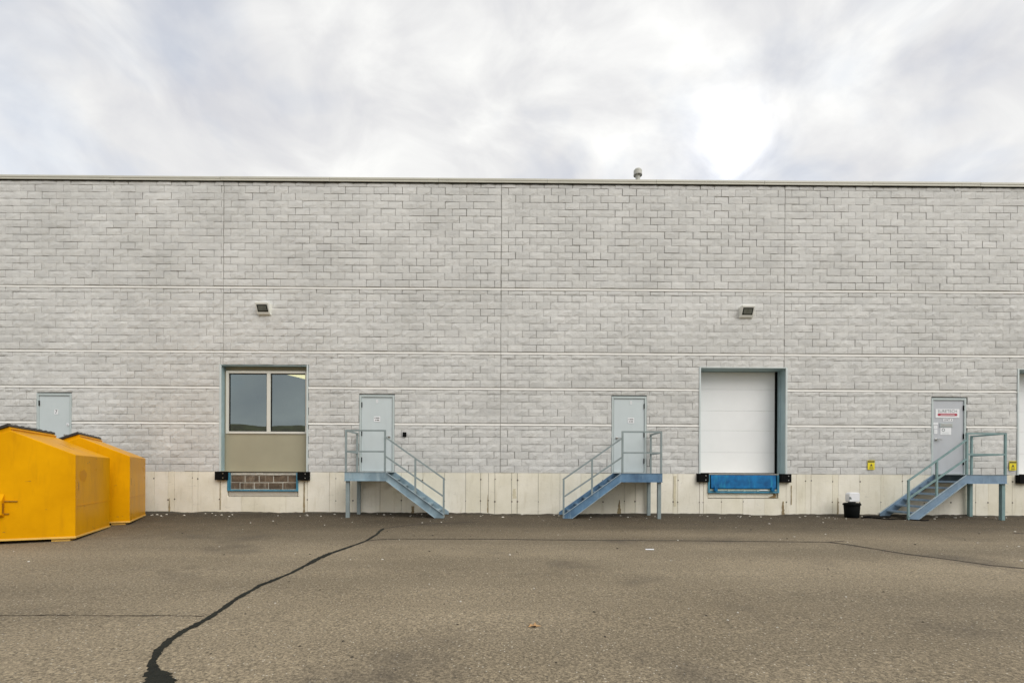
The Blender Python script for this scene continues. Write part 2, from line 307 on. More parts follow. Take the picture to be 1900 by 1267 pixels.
T2 = [[-2.611, -4.952, -2.632, -4.884], [-2.438, -4.758, -2.458, -4.686], [-2.063, -4.65, -2.08, -4.577], [-0.447, -4.643, -0.451, -4.57], [1.565, -4.726, 1.578, -4.653], [3.573, -4.742, 3.601, -4.67], [4.848, -4.808, 4.885, -4.737], [5.905, -4.846, 5.95, -4.775], [6.085, -4.785, 6.131, -4.713], [6.291, -4.703, 6.339, -4.63]]
T3 = [[5.89, -4.852, 5.945, -4.769], [6.093, -5.179, 6.148, -5.103], [6.212, -5.566, 6.266, -5.496], [6.353, -5.993, 6.405, -5.93], [6.547, -6.29, 6.599, -6.231], [6.726, -6.586, 6.776, -6.532], [6.882, -6.917, 6.932, -6.868], [7.144, -7.114, 7.194, -7.067], [7.468, -7.382, 7.518, -7.338]]
T4 = [[-5.106, -9.361, -5.121, -9.348], [-4.697, -9.373, -4.71, -9.36], [-4.27, -9.353, -4.282, -9.34], [-3.707, -9.372, -3.717, -9.359], [-3.269, -9.36, -3.278, -9.347], [-2.813, -9.372, -2.821, -9.359]]
T5 = [[10.618, -3.553, 10.747, -3.426], [10.817, -3.603, 10.947, -3.479], [11.476, -3.626, 11.614, -3.501]]
def ribbon(name, rows, m, jit=.006, sub=6, k=1., lift=.004):
    """irregular strip lying on the ground, slightly domed"""
    rnd = random.Random(len(rows) * 31 + int(rows[0][0] * 100)); b = MB(); vs = []
    pts = []
    for i in range(len(rows) - 1):
        for j in range(sub):
            f = j / sub; pts.append([rows[i][q] * (1 - f) + rows[i + 1][q] * f for q in range(4)])
    pts.append(rows[-1])
    for ax, ay, bx, by in pts:
        cx_, cy_ = (ax + bx) / 2, (ay + by) / 2
        ph = len(vs) * .21; kk = k * (1 + (.16 * sin(ph) + .12 * sin(ph * 2.7 + 1) + .08 * sin(ph * 6.1)) * (1 if m == 'tar' else 0)); j1, j2 = rnd.uniform(-jit, jit), rnd.uniform(-jit, jit)
        ax, ay, bx, by = cx_ + (ax - cx_) * kk + j1, cy_ + (ay - cy_) * kk + rnd.uniform(-jit, jit), cx_ + (bx - cx_) * kk + j2, cy_ + (by - cy_) * kk + rnd.uniform(-jit, jit)
        for x, y, h in ((ax, ay, 0), ((ax + bx) / 2, (ay + by) / 2, lift * .8), (bx, by, 0)): vs.append((x, y, gz(y) + lift + h))
    b.add(vs, [(3 * i + c, 3 * i + 1 + c, 3 * i + 4 + c, 3 * i + 3 + c) for i in range(len(pts) - 1) for c in (0, 1)])
    o = b.obj(name, m, ground, smooth=True); return o
tag(ribbon('crack_sealant', MAIN, 'tar', .004, 8, .80), 'wide black tar seal along a wandering crack')
ribbon('hairline_crack', T1, 'crack', .006, 5, .8); tag(ribbon('hairline_crack', T2, 'crack', .01, 8, .75), 'long thin crack parallel to the building')
ribbon('hairline_crack', T3, 'crack', .012, 6, .9); ribbon('hairline_crack', T4, 'crack', .012, 8, .3); ribbon('hairline_crack', T5, 'crack', .01, 6, .6)

# grassy rise behind the yard (seen mirrored in the window)
hb = MB(); vs = []; nx = 40
for i in range(nx + 1):
    x = -260 + 520 * i / nx; top = 10.2 + .55 * sin(x * .05 + .6) + .15 * sin(x * .13 + 1)
    for y, z in ((-55, -.35), (-66, top * .55), (-78, top), (-120, top * .9)): vs.append((x, y + 3 * sin(x * .07), z))
hb.add(vs, [(4 * i + k, 4 * i + 4 + k, 4 * i + 5 + k, 4 * i + 1 + k) for i in range(nx) for k in range(3)])
tag(hb.obj('hill', 'grass', smooth=True), 'low grassy rise across the yard behind the viewer', 'hill', kind='structure')

# ------------------------------------------------------------------ warehouse
Z0 = 1.165; CH = .2; ROWS = 41; XL, XR = -17.2, 17.2
wh = thing('warehouse', (0, 0, 0), 'long pale grey split-face block warehouse with loading docks and metal doors', 'warehouse')
JOINTS = [XL, -15.9, -8.03, -.25, 7.745, 15.6, XR]
OPEN = [(-13.225, -12.245, 11), (-4.215, -3.225, 11), (2.875, 3.865, 11), (11.915, 12.91, 11), (-8.12, -5.645, 15), (5.34, 7.83, 15), (14.35, 16.84, 15)]
BANDS = {6, 11, 16, 25}          # courses whose top edge carries the smooth ledge
def intervals(row):
    iv = []
    for a, b in zip(JOINTS[:-1], JOINTS[1:]):
        segs = [(a + .006, b - .006)]
        for o0, o1, h in OPEN:
            if row < h: segs = [s for p, q in segs for s in ((p, min(q, o0)), (max(p, o1), q)) if s[1] - s[0] > .03]
        iv += [(a, s) for s in segs]
    return iv
MORT = .034
def block_geo(w_, h_, rnd, low=False):
    """one split-face block, origin at its lower left on the wall face"""
    gs = [rnd.choice((.0005, .001, .0015, .003, .005, .008) if low else (.001, .002, .004, .006, .008, .010)) for _ in range(4)]; bl = -.017 if low else -.011
    x0, x1, z0, z1 = gs[0], w_ - gs[1], gs[2], h_ - gs[3]
    nx_ = 4 if w_ > .22 else 2; nz_ = 2; vs = []
    tilt = rnd.uniform(-.004, .004); tz = rnd.uniform(-.003, .003); base = rnd.uniform(-.004, .005)
    for j in range(nz_ + 1):
        for i in range(nx_ + 1):
            fx, fz = i / nx_, j / nz_
            edge = i in (0, nx_) or j in (0, nz_)
            y = base + tilt * (fx - .5) * 2 + tz * (fz - .5) * 2 + (rnd.uniform(-.002, .004) if edge else rnd.uniform(bl, -.001))
            ix = fx if edge else fx + rnd.uniform(-.08, .08); iz = fz if edge else fz + rnd.uniform(-.22, .22)
            vs.append((x0 + (x1 - x0) * ix, y, z0 + (z1 - z0) * iz))
    W_ = nx_ + 1
    fs = [(j * W_ + i, j * W_ + i + 1, (j + 1) * W_ + i + 1, (j + 1) * W_ + i) for j in range(nz_) for i in range(nx_)]
    ring = [i for i in range(W_)] + [W_ * j + nx_ for j in range(1, nz_ + 1)] + [W_ * nz_ + i for i in range(nx_ - 1, -1, -1)] + [W_ * j for j in range(nz_ - 1, 0, -1)]
    o = len(vs); vs += [(vs[k][0], MORT + .004, vs[k][2]) for k in ring]; n = len(ring)
    fs += [(ring[(k + 1) % n], ring[k], o + k, o + (k + 1) % n) for k in range(n)]
    return vs, fs
def mesh_raw(name, vs, fs, m, tone=None):
    me = bpy.data.meshes.new(name); me.from_pydata(vs, [], fs); me.materials.append(M[m])
    if tone is not None:
        at = me.attributes.new('tone', 'FLOAT', 'FACE'); at.data.foreach_set('value', tone)
    me.update(); return me
bw = bpy.data.objects.new('block_wall', None); col.objects.link(bw); bw.parent = wh
mb = MB(); lb = MB(); rest = MB(); full = []; tones = []
rnd = random.Random(11)
LEDGE = .078
for r in range(ROWS):
    z = Z0 + r * CH; h = CH - (LEDGE if r in BANDS else 0)
    for a, (p, q) in intervals(r):
        mb.add([(x, y, zz_) for zz_ in (z, z + CH) for y in (MORT, .3) for x in (p, q)], [(0, 1, 5, 4), (0, 4, 6, 2), (1, 3, 7, 5), (2, 6, 7, 3)] + ([(4, 5, 7, 6)] if r == ROWS - 1 else []) + [(0, 2, 3, 1)])
        if r in BANDS:
            zt = z + CH; zb = zt - LEDGE
            for (pa, pb) in [(p, q)]:
                # smooth chamfered ledge: wash below, small fillet above, shadow gap under the next course
                prof = [(MORT + .002, zb + .002), (-.012, zb + .002), (-.012, zb + .010), (.016, zt - .030), (.016, zt - .024), (.008, zt - .022), (.014, zt - .011), (MORT + .002, zt - .011)]
                x = pa; 
                while x < pb - .01:
                    x2 = min(pb, x + rnd.choice((.4, .8, 1.2, 1.6)))
                    if pb - x2 < .1: x2 = pb
                    MB().prism(prof, 'x', x + .001, x2 - .001).obj('ledge_stone', 'ledge', bw); x = x2
        off = .2 if r % 2 else 0.
        k0 = math.floor((p - a - off) / .4); x = a + off + k0 * .4
        while x < q - .02:
            l, rr_ = max(x, p), min(x + .4, q); x += .4
            if rr_ - l < .04: continue
            if rr_ - l > .399 and h == CH: full.append((l, z))
            else:
                v, f = block_geo(rr_ - l, h, rnd, 1 < r < 24); rest.add([(vx + l, vy, vz + z) for vx, vy, vz in v], f); tones += [rnd.random()] * len(f)
full.sort(key=lambda c: (c[0] + .2) ** 2 + (c[1] + .1 - EYE) ** 2)
variants = []
for _ in range(40):
    v, f = block_geo(.4, CH, rnd, True); variants.append(mesh_raw('block', v, f, 'block', [rnd.random()] * len(f)))
for l, z in full[:300]:
    o = bpy.data.objects.new('block', rnd.choice(variants)); o.location = (l, 0, z); o.parent = bw; col.objects.link(o)
for l, z in full[300:]:
    v, f = block_geo(.4, CH, rnd, Z0 + .3 < z < Z0 + 4.7); rest.add([(vx + l, vy, vz + z) for vx, vy, vz in v], f); tones += [rnd.random()] * len(f)
ro = bpy.data.objects.new('blocks', mesh_raw('blocks', rest.v, rest.f, 'block', tones)); col.objects.link(ro); ro.parent = bw; ro['kind'] = 'stuff'
mb.obj('mortar_bed', 'mortar', bw)
for j in JOINTS[1:-1]:
    zb = Z0 + 3.0 if j in (-8.03, 7.745, 15.6) else Z0
    box(j - .007, j + .007, .010, .05, zb, Z0 + ROWS * CH).obj('control_joint', 'sealant', bw)
# coping along the parapet, roof and the plain sides
CPROF = [(-.045, 9.285), (-.05, 9.29), (-.05, 9.335), (-.062, 9.345), (-.062, 9.395), (-.03, 9.41), (.34, 9.41), (.34, 9.3), (.30, 9.3), (.30, 9.36), (-.03, 9.36), (-.03, 9.285)]
xx = XL - .06
while xx < XR:
    x2 = min(xx + 3.05, XR + .06); dz = rnd.uniform(-.004, .004)
    MB().prism([(y_, z_ + dz) for y_, z_ in CPROF], 'x', xx + .003, x2 - .003).obj('coping', 'coping', wh, .004); xx = x2
box(XL, XR, -.026, .0, 9.262, 9.279).obj('coping_shadow', 'plastic', wh)  # added black strip, stands for the shadow line under the coping
box(XL + .3, XR - .3, .3, 22, 8.9, 9.0).obj('roof', 'roof', wh)
sw = MB(); sw.box(XL, XL + .3, .302, 22, 0, 9.36); sw.box(XR - .3, XR, .302, 22, 0, 9.36); sw.box(XL + .3, XR - .3, 21.7, 22, 0, 9.36)
sw.obj('rear_wall', 'block', wh)

# poured foundation wall with board seams and tie holes
fw = bpy.data.objects.new('foundation_wall', None); col.objects.link(fw); fw.parent = wh
SEAMS = [-15.9, -15.3, -14.7, -14.1, -13.5, -12.9, -12.3, -11.7, -11.1, -10.5, -9.93, -9.54, -9.36, -8.87, -8.71, -8.11, -7.5, -6.25, -5.65, -5.04, -4.86, -4.38, -3.62, -3.02, -2.42, -1.81, -1.22, -0.8, -0.58, -0.4, 0.07, 0.23, 0.82, 1.43, 2.02, 2.64, 3.25, 3.55, 3.97, 4.61, 4.75, 5.36, 5.47, 5.98, 6.59, 7.2, 7.81, 8.09, 8.35, 8.51, 9.12, 9.28, 9.89, 10.49, 11.1, 11.71, 12.46, 13.18, 13.53, 14.22, 14.9, 15.6, 16.3]
PITS = [(-7.885, -5.905, .47, 1.2), (5.59, 7.59, .47, 1.2)]
ed = [XL] + SEAMS + [XR]; th = MB()
for a, b in zip(ed[:-1], ed[1:]):
    segs = [(a, b, -.3, Z0 - .004)]
    for p0, p1, z0, z1 in PITS:
        ns = []
        for (l, r_, lo, hi) in segs:
            if r_ <= p0 or l >= p1 or hi <= z0: ns.append((l, r_, lo, hi)); continue
            if l < p0: ns.append((l, p0, lo, hi))
            if r_ > p1: ns.append((p1, r_, lo, hi))
            ns.append((max(l, p0), min(r_, p1), lo, z0))
        segs = ns
    gp = rnd.choice((.002, .004, .006)); dy = rnd.uniform(-.004, .004)
    pm = MB()
    for l, r_, lo, hi in segs: pm.box(l + (gp if l == a else 0), r_ - (gp if r_ == b else 0), -.012 + dy, .26, lo, hi)
    pm.obj('concrete_panel', 'concrete', fw)
    if a > -11:
        for zt_ in (.97, .375):
            if any(p0 - .1 < a < p1 + .1 and zt_ > z0 for p0, p1, z0, z1 in PITS): continue
            if rnd.random() < .65:
                r0 = rnd.uniform(.012, .024); th.lathe([(0, -.006), (r0, -.006), (r0, .01)], (a + rnd.uniform(-.01, .01), -.012, zt_ + rnd.uniform(-.02, .02)), 8, 'y')
th.obj('tie_holes', 'tie', fw)['kind'] = 'stuff'
box(XL, XR, .03, .25, -.3, Z0 - .01).obj('joint_backing', 'mortar', fw) if False else None
bk = MB()
for l, r_, lo, hi in [(XL, PITS[0][0], -.3, Z0), (PITS[0][1], PITS[1][0], -.3, Z0), (PITS[1][1], XR, -.3, Z0), (PITS[0][0], PITS[0][1], -.3, .46), (PITS[1][0], PITS[1][1], -.3, .46)]:
    bk.box(l + .002, r_ - .002, .014, .24, lo, hi - .012)
bk.obj('seam_backing', 'mortar', fw)

# water and dirt stains with ragged outlines
def stain(x, z0, z1, wd, seed, m='damp', taper=.35):
    rs = random.Random(seed); n = 9; lft, rgt = [], []
    for i in range(n + 1):
        f = i / n; z = z0 + (z1 - z0) * f; h_ = wd / 2 * (1 - (1 - taper) * f)
        lft.append((x - h_ * rs.uniform(.6, 1.25), z)); rgt.append((x + h_ * rs.uniform(.6, 1.25), z))
    b = MB(); vs = [(p[0], -.0185, p[1]) for q in zip(lft, rgt) for p in q]
    b.add(vs, [(2 * i, 2 * i + 1, 2 * i + 3, 2 * i + 2) for i in range(n)]).obj('damp_stain', m, fw)
stain(3.10, .02, .42, .13, 1, 'damp', .12); stain(-5.74, .03, .90, .055, 2, 'damp', .5); stain(7.72, .02, .40, .10, 3, 'damp', .3); stain(-9.50, .02, .42, .06, 4, 'damp', .2)
stain(-.60, .05, .55, .03, 5, 'damp', .3); stain(9.27, .02, .5, .05, 6, 'damp', .3); stain(-2.70, .0, .22, .10, 7, 'damp', .8); stain(4.66, .25, 1.1, .07, 8, 'ochre', 1.2); stain(.15, .45, .72, .12, 9, 'ochre', .6)
stain(-8.08, .1, .9, .03, 10, 'damp', .6); stain(7.95, .3, .85, .03, 11, 'damp', .8)
# ---- entry doors
def entry_door(x0, x1, hinge, paint, lever=False):
    d = bpy.data.objects.new('door', None); col.objects.link(d); d.parent = wh; d.location = ((x0 + x1) / 2, 0, Z0)
    hw = (x1 - x0) / 2 - .004; H = 2.168
    f = MB(); f.box(-hw, -hw + .055, -.006, .2, 0, H); f.box(hw - .055, hw, -.006, .2, 0, H); f.box(-hw + .055, hw - .055, -.006, .2, H - .06, H); f.obj('frame', 'frame', d, .004)
    iw = hw - .055
    st = MB(); st.box(-iw, -iw + .02, .055, .12, 0, H - .06); st.box(iw - .02, iw, .055, .12, 0, H - .06); st.box(-iw + .02, iw - .02, .055, .12, H - .08, H - .06); st.obj('door_stop', 'frame', d)
    gapR = .012
    box(-iw + (.004 if hinge < 0 else gapR), iw - (gapR if hinge < 0 else .004), .022, .054, .03, H - .068).obj('leaf', paint, d, .003)
    box(-iw, iw, -.03, .2, .0, .022).obj('threshold', 'lip', d)
    for hz in (.28, 1.02, 1.82):
        h_ = MB(); h_.lathe([(0, 0), (.016, 0), (.016, .14), (0, .14)], (hinge * (iw - .008), .006, hz), 10); h_.obj('hinge', 'plastic', d)
    kx = -hinge * (iw - .09); k = MB(); k.lathe([(0, .0), (.032, .0), (.032, .02), (.012, .024), (.012, .06)], (kx, -.0, 1.0), 14, 'y')
    for i in range(len(k.v)): k.v[i] = (k.v[i][0], .022 - (k.v[i][1]), k.v[i][2])
    if lever: k.bar((kx, -.035, 1.0), (kx + hinge * .13, -.035, .99), .022)
    else: k.lathe([(0, -.07), (.022, -.068), (.032, -.05), (.024, -.034), (0, -.032)], (kx, 0, 1.0), 14, 'y')
    k.obj('handle', 'steel', d, smooth=False)
    return d
doors = [entry_door(*OPEN[0][:2], -1, 'door'), entry_door(*OPEN[1][:2], -1, 'door', True), entry_door(*OPEN[2][:2], 1, 'door', True), entry_door(*OPEN[3][:2], 1, 'doorgrey', True)]
tag(doors[0], 'pale grey door behind the yellow bins'); tag(doors[3], 'grey door covered in signs and papers')
box(-.36, -.30, .01, .021, 1.27, 1.35)
DY = .018    # a sign's front plane on a door leaf

# ---- the window in the left dock opening
x0, x1, _ = OPEN[4]; zt = Z0 + 3.0
wn = bpy.data.objects.new('window', None); col.objects.link(wn); wn.parent = wh
lp = MB(); lp.box(x0 + .002, x0 + .04, -.02, .02, Z0, zt - .002); lp.box(x1 - .04, x1 - .002, -.02, .02, Z0, zt - .002); lp.obj('steel_angle', 'lip', wn)
rv = MB(); rv.box(x0 + .003, x0 + .03, .021, .3, Z0, zt - .003); rv.box(x1 - .03, x1 - .003, .021, .3, Z0, zt - .003); rv.box(x0 + .03, x1 - .03, .021, .3, zt - .03, zt - .003); rv.obj('reveal', 'jamb', wn)
a, b = x0 + .085, x1 - .085; zb = 2.24; WZ = 4.02; WY = .17
box(x0 + .031, x1 - .031, .25, .29, WZ, zt - .031).obj('head_filler', 'tan', wn)
box(x0 + .031, a, WY + .03, .26, Z0 + .02, WZ).obj('side_filler', 'tan', wn)
box(a + .001, b, WY, .26, Z0 + .02, zb - .002).obj('lower_panel', 'tan', wn)
fr = MB(); fr.box(a, a + .075, WY - .02, .25, zb, WZ); fr.box(b - .06, b, WY - .02, .25, zb, WZ); box(b + .001, x1 - .031, WY + .03, .26, Z0 + .02, WZ).obj('side_filler', 'tan', wn); fr.box(a + .075, b - .06, WY - .02, .25, WZ - .07, WZ); fr.box(a + .075, b - .06, WY - .03, .25, zb, zb + .065)
mu = -6.83; fr.box(mu - .05, mu + .05, WY - .02, .25, zb + .065, WZ - .07); fr.obj('frame', 'alu', wn, .006)
for p, q in ((a + .075, mu - .05), (mu + .05, b - .06)):
    gk = MB(); w_ = .022; z0, z1 = zb + .065, WZ - .07
    gk.box(p, p + w_, .19, .22, z0, z1); gk.box(q - w_, q, .19, .22, z0, z1); gk.box(p + w_, q - w_, .19, .22, z1 - w_, z1); gk.box(p + w_, q - w_, .19, .22, z0, z0 + w_); gk.obj('gasket', 'plastic', wn)
    gm = mesh_raw('pane', [(p, .205, z0), (q, .205, z0), (q, .205, z1), (p, .205, z1)], [(0, 1, 2, 3)], 'glass'); po = bpy.data.objects.new('pane', gm); col.objects.link(po); po.parent = wn
box(x0 + .031, x1 - .031, .0, .2, Z0 - .002, Z0 + .019).obj('sill_angle', 'tan', wn)
rm = MB(); X0, X1 = x0 - 2, x1 + 2.
rm.add([(x, y, z) for z in (Z0 - .1, 4.6) for y in (.32, 6) for x in (X0, X1)], [(0, 2, 3, 1), (4, 5, 7, 6), (2, 6, 7, 3), (0, 4, 6, 2), (1, 3, 7, 5)])
rm.obj('room', 'inside', wn)
em = bpy.data.materials.new('glow_panel'); em.use_nodes = True; em.node_tree.nodes['Principled BSDF'].inputs['Emission Color'].default_value = (1, .74, .34, 1); em.node_tree.nodes['Principled BSDF'].inputs['Emission Strength'].default_value = 2.4; M['wedgeglow'] = em
MB().prism([(-6.72, .9), (-5.9, .9), (-5.9, 1.9), (-6.35, 1.9)], 'z', 4.08, 4.12).obj('glow_wedge', 'wedgeglow', wn)  # emissive wedge, shows as a pale shape through the right pane

# ---- sectional dock doors
def dock_door(x0, x1):
    d = bpy.data.objects.new('dock_door', None); col.objects.link(d); d.parent = wh; d.location = (x0, 0, Z0); W_ = x1 - x0; H = 3.0; DP = .52
    lp = MB(); lp.box(.002, .045, -.02, .02, 0, H - .002); lp.box(W_ - .045, W_ - .002, -.02, .02, 0, H - .002); lp.box(.045, W_ - .045, -.02, .02, H - .022, H - .002); lp.obj('steel_angle', 'lip', d)
    jb = MB(); jb.box(.003, .03, .021, DP, 0, H - .003); jb.box(W_ - .03, W_ - .003, .021, DP, 0, H - .003); jb.box(.03, W_ - .03, .021, DP, H - .03, H - .003); jb.box(W_ - .05, W_ - .03, .3, .33, 0, H - .03); jb.box(.03, .05, .3, .33, 0, H - .03); jb.obj('jamb', 'jamb', d)
    for s, xx in ((-1, .03), (1, W_ - .09)): box(xx, xx + .06, DP - .06, DP + .02, .0, H - .03).obj('track_seal', 'plastic' if s > 0 else 'lip', d)
    z = .025; hs = [.60, .63, .58, .62, .62]
    for h_ in hs:
        p = MB(); x_0, x_1 = .05, W_ - .075; y0 = DP - .03
        zz0, zz1 = z + .004, min(z + h_ - .004, H - .04); k = 4
        p.box(x_0, x_1, y0, DP, zz0 - .0025, zz1 + .0025)
        for i in ():        # shallow ribs pressed in the panel
            c = zz0 + (zz1 - zz0) * i / k; p.box(x_0 + .03, x_1 - .03, y0 - .0025, y0 + .001, c - .05, c + .03)
        p.obj('door_panel', 'white', d, .004); z += h_
    box(.05, W_ - .075, DP - .032, DP, .0, .024).obj('bottom_seal', 'plastic', d)
    box(.05, W_ - .05, .0, DP + .04, -.022, -.001).obj('sill', 'patch', d)
    box(.02, W_ - .02, DP + .03, DP + .05, 0, H).obj('backing', 'inside', d)
    return d
tag(dock_door(*OPEN[5][:2]), 'white dock door above the blue leveler'); tag(dock_door(*OPEN[6][:2]), 'white dock door cut off by the picture edge')

# ------------------------------------------------------------------ dock pits
def dock_pit_blocked():
    p0, p1, zlo, _ = PITS[0]; t = thing('dock_pit', (p0, 0, 0), 'old leveler pit walled up with brown blocks in a blue steel frame', 'dock pit')
    W_ = p1 - p0; zf = .625
    f = MB(); f.box(0, .055, -.03, .06, zf, Z0 - .03); f.box(W_ - .055, W_, -.03, .06, zf, Z0 - .03); f.box(.055, W_ - .055, -.03, .06, zf, zf + .035); f.obj('frame', 'blueframe', t)
    box(.056, W_ - .056, .055, .2, zf + .036, Z0 - .024).obj('mortar_bed', 'mortarpale', t)
    rn = random.Random(3); z = zf + .05
    for r in range(2):
        x = .065 - (.0 if r else .22)*0; ws = [.40, .40, .40, .40, .25] if r else [.26, .40, .40, .40, .39]
        for w_ in ws:
            x2 = min(x + w_, W_ - .062)
            if x2 - x < .06: break
            v, fc = block_geo(x2 - x - .012, .185, rn); o = bpy.data.objects.new('block', mesh_raw('block', [(a_ + x, .045 + b_ * .5, c_ + z) for a_, b_, c_ in v], fc, 'brownblock')); col.objects.link(o); o.parent = t; x = x2
        z += .2
    m = MB(); xs = .07
    while xs < W_ - .1:      # mortar smeared along the top joint
        w_ = rn.uniform(.06, .22); m.box(xs, min(xs + w_, W_ - .06), .028, .06, z + rn.uniform(-.01, .012), Z0 - .03 - rn.uniform(0, .015)); xs += w_
    m.obj('mortar_smear', 'mortarpale', t)
    box(.03, W_ - .03, .012, .2, zlo + .012, zf - .002).obj('patched_ledge', 'patch', t)
    return t
dock_pit_blocked()
def dock_leveler():
    p0, p1, zlo, _ = PITS[1]; t = thing('dock_leveler', (p0, 0, 0), 'bright blue dock leveler folded below the white dock door', 'dock leveler'); W_ = p1 - p0; zf = .63
    f = MB(); f.box(0, .05, -.05, .05, zf, Z0 - .03); f.box(W_ - .05, W_, -.05, .05, zf, Z0 - .03); f.box(.05, W_ - .05, -.045, .05, zf, zf + .045); f.obj('frame', 'blueframe', t)
    lip = MB().prism([(-.01, .78), (-.045, .755), (-.055, .76), (-.03, 1.12), (-.01, Z0 - .035)], 'x', .085, W_ - .085); lip.obj('lip_plate', 'blue', t, .006)
    b = MB(); b.box(.055, W_ - .055, -.03, .04, .685, .735); b.obj('toe_bar', 'leveler_bar', t)
    for xx in (.16, W_ - .24): box(xx, xx + .085, -.11, -.02, .68, .80).obj('lip_keeper', 'blue', t, .006)
    for xx in (.55, 1.0, 1.38): box(xx, xx + .06, -.045, -.02, .678, .725).obj('lug', 'leveler_bar', t)
    box(.051, W_ - .051, .05, .2, zf, Z0 - .03).obj('pit_back', 'plastic', t)
    box(1.45, 1.68, -.041, -.0305, .70, .725).obj('label_plate', 'paper', t)
    box(.03, W_ - .03, .03, .25, zlo + .02, zf - .01).obj('pit_ledge', 'concrete', t); MB().prism([(W_ - .28, zlo + .03), (W_ - .05, zlo + .022), (W_ - .05, zf - .03), (W_ - .15, zf - .015), (W_ - .12, zlo + .09)], 'y', .026, .029).obj('rust_stain', 'rust', t)
    return t
dock_leveler()
def bumper(xc, wd, label):
    t = thing('dock_bumper', (xc, -.012, .93), label, 'dock bumper', 'rubber dock bumpers')
    h = .24; n = 9; lm = MB()
    for i in range(n):
        x = -wd / 2 + .02 + (wd - .04) * i / n; lm.box(x, x + (wd - .04) / n - .003, -.11 + (i % 2) * .003, 0, .0, h)
    lm.obj('rubber_pad', 'black', t)
    for s in (-1, 1): MB().prism([(s * (wd / 2 - .02), -.09), (s * wd / 2, -.09), (s * wd / 2, 0), (s * (wd / 2 - .02), 0)], 'z', .005, h - .005).obj('end_angle', 'black', t)
    for z in (.06, .18): MB().lathe([(0, -.118), (.014, -.116), (.014, -.10)], (wd * .2, 0, z), 8, 'y').obj('bolt', 'steel', t)
bumper(-8.02, .34, 'black rubber dock bumper under the left edge of the window opening')
bumper(-5.735, .32, 'black rubber dock bumper under the right edge of the window opening')
bumper(5.43, .32, 'black rubber dock bumper left of the blue leveler')
bumper(7.75, .31, 'black rubber dock bumper right of the blue leveler')
bumper(14.46, .32, 'black rubber dock bumper beside the rightmost landing at the picture edge')

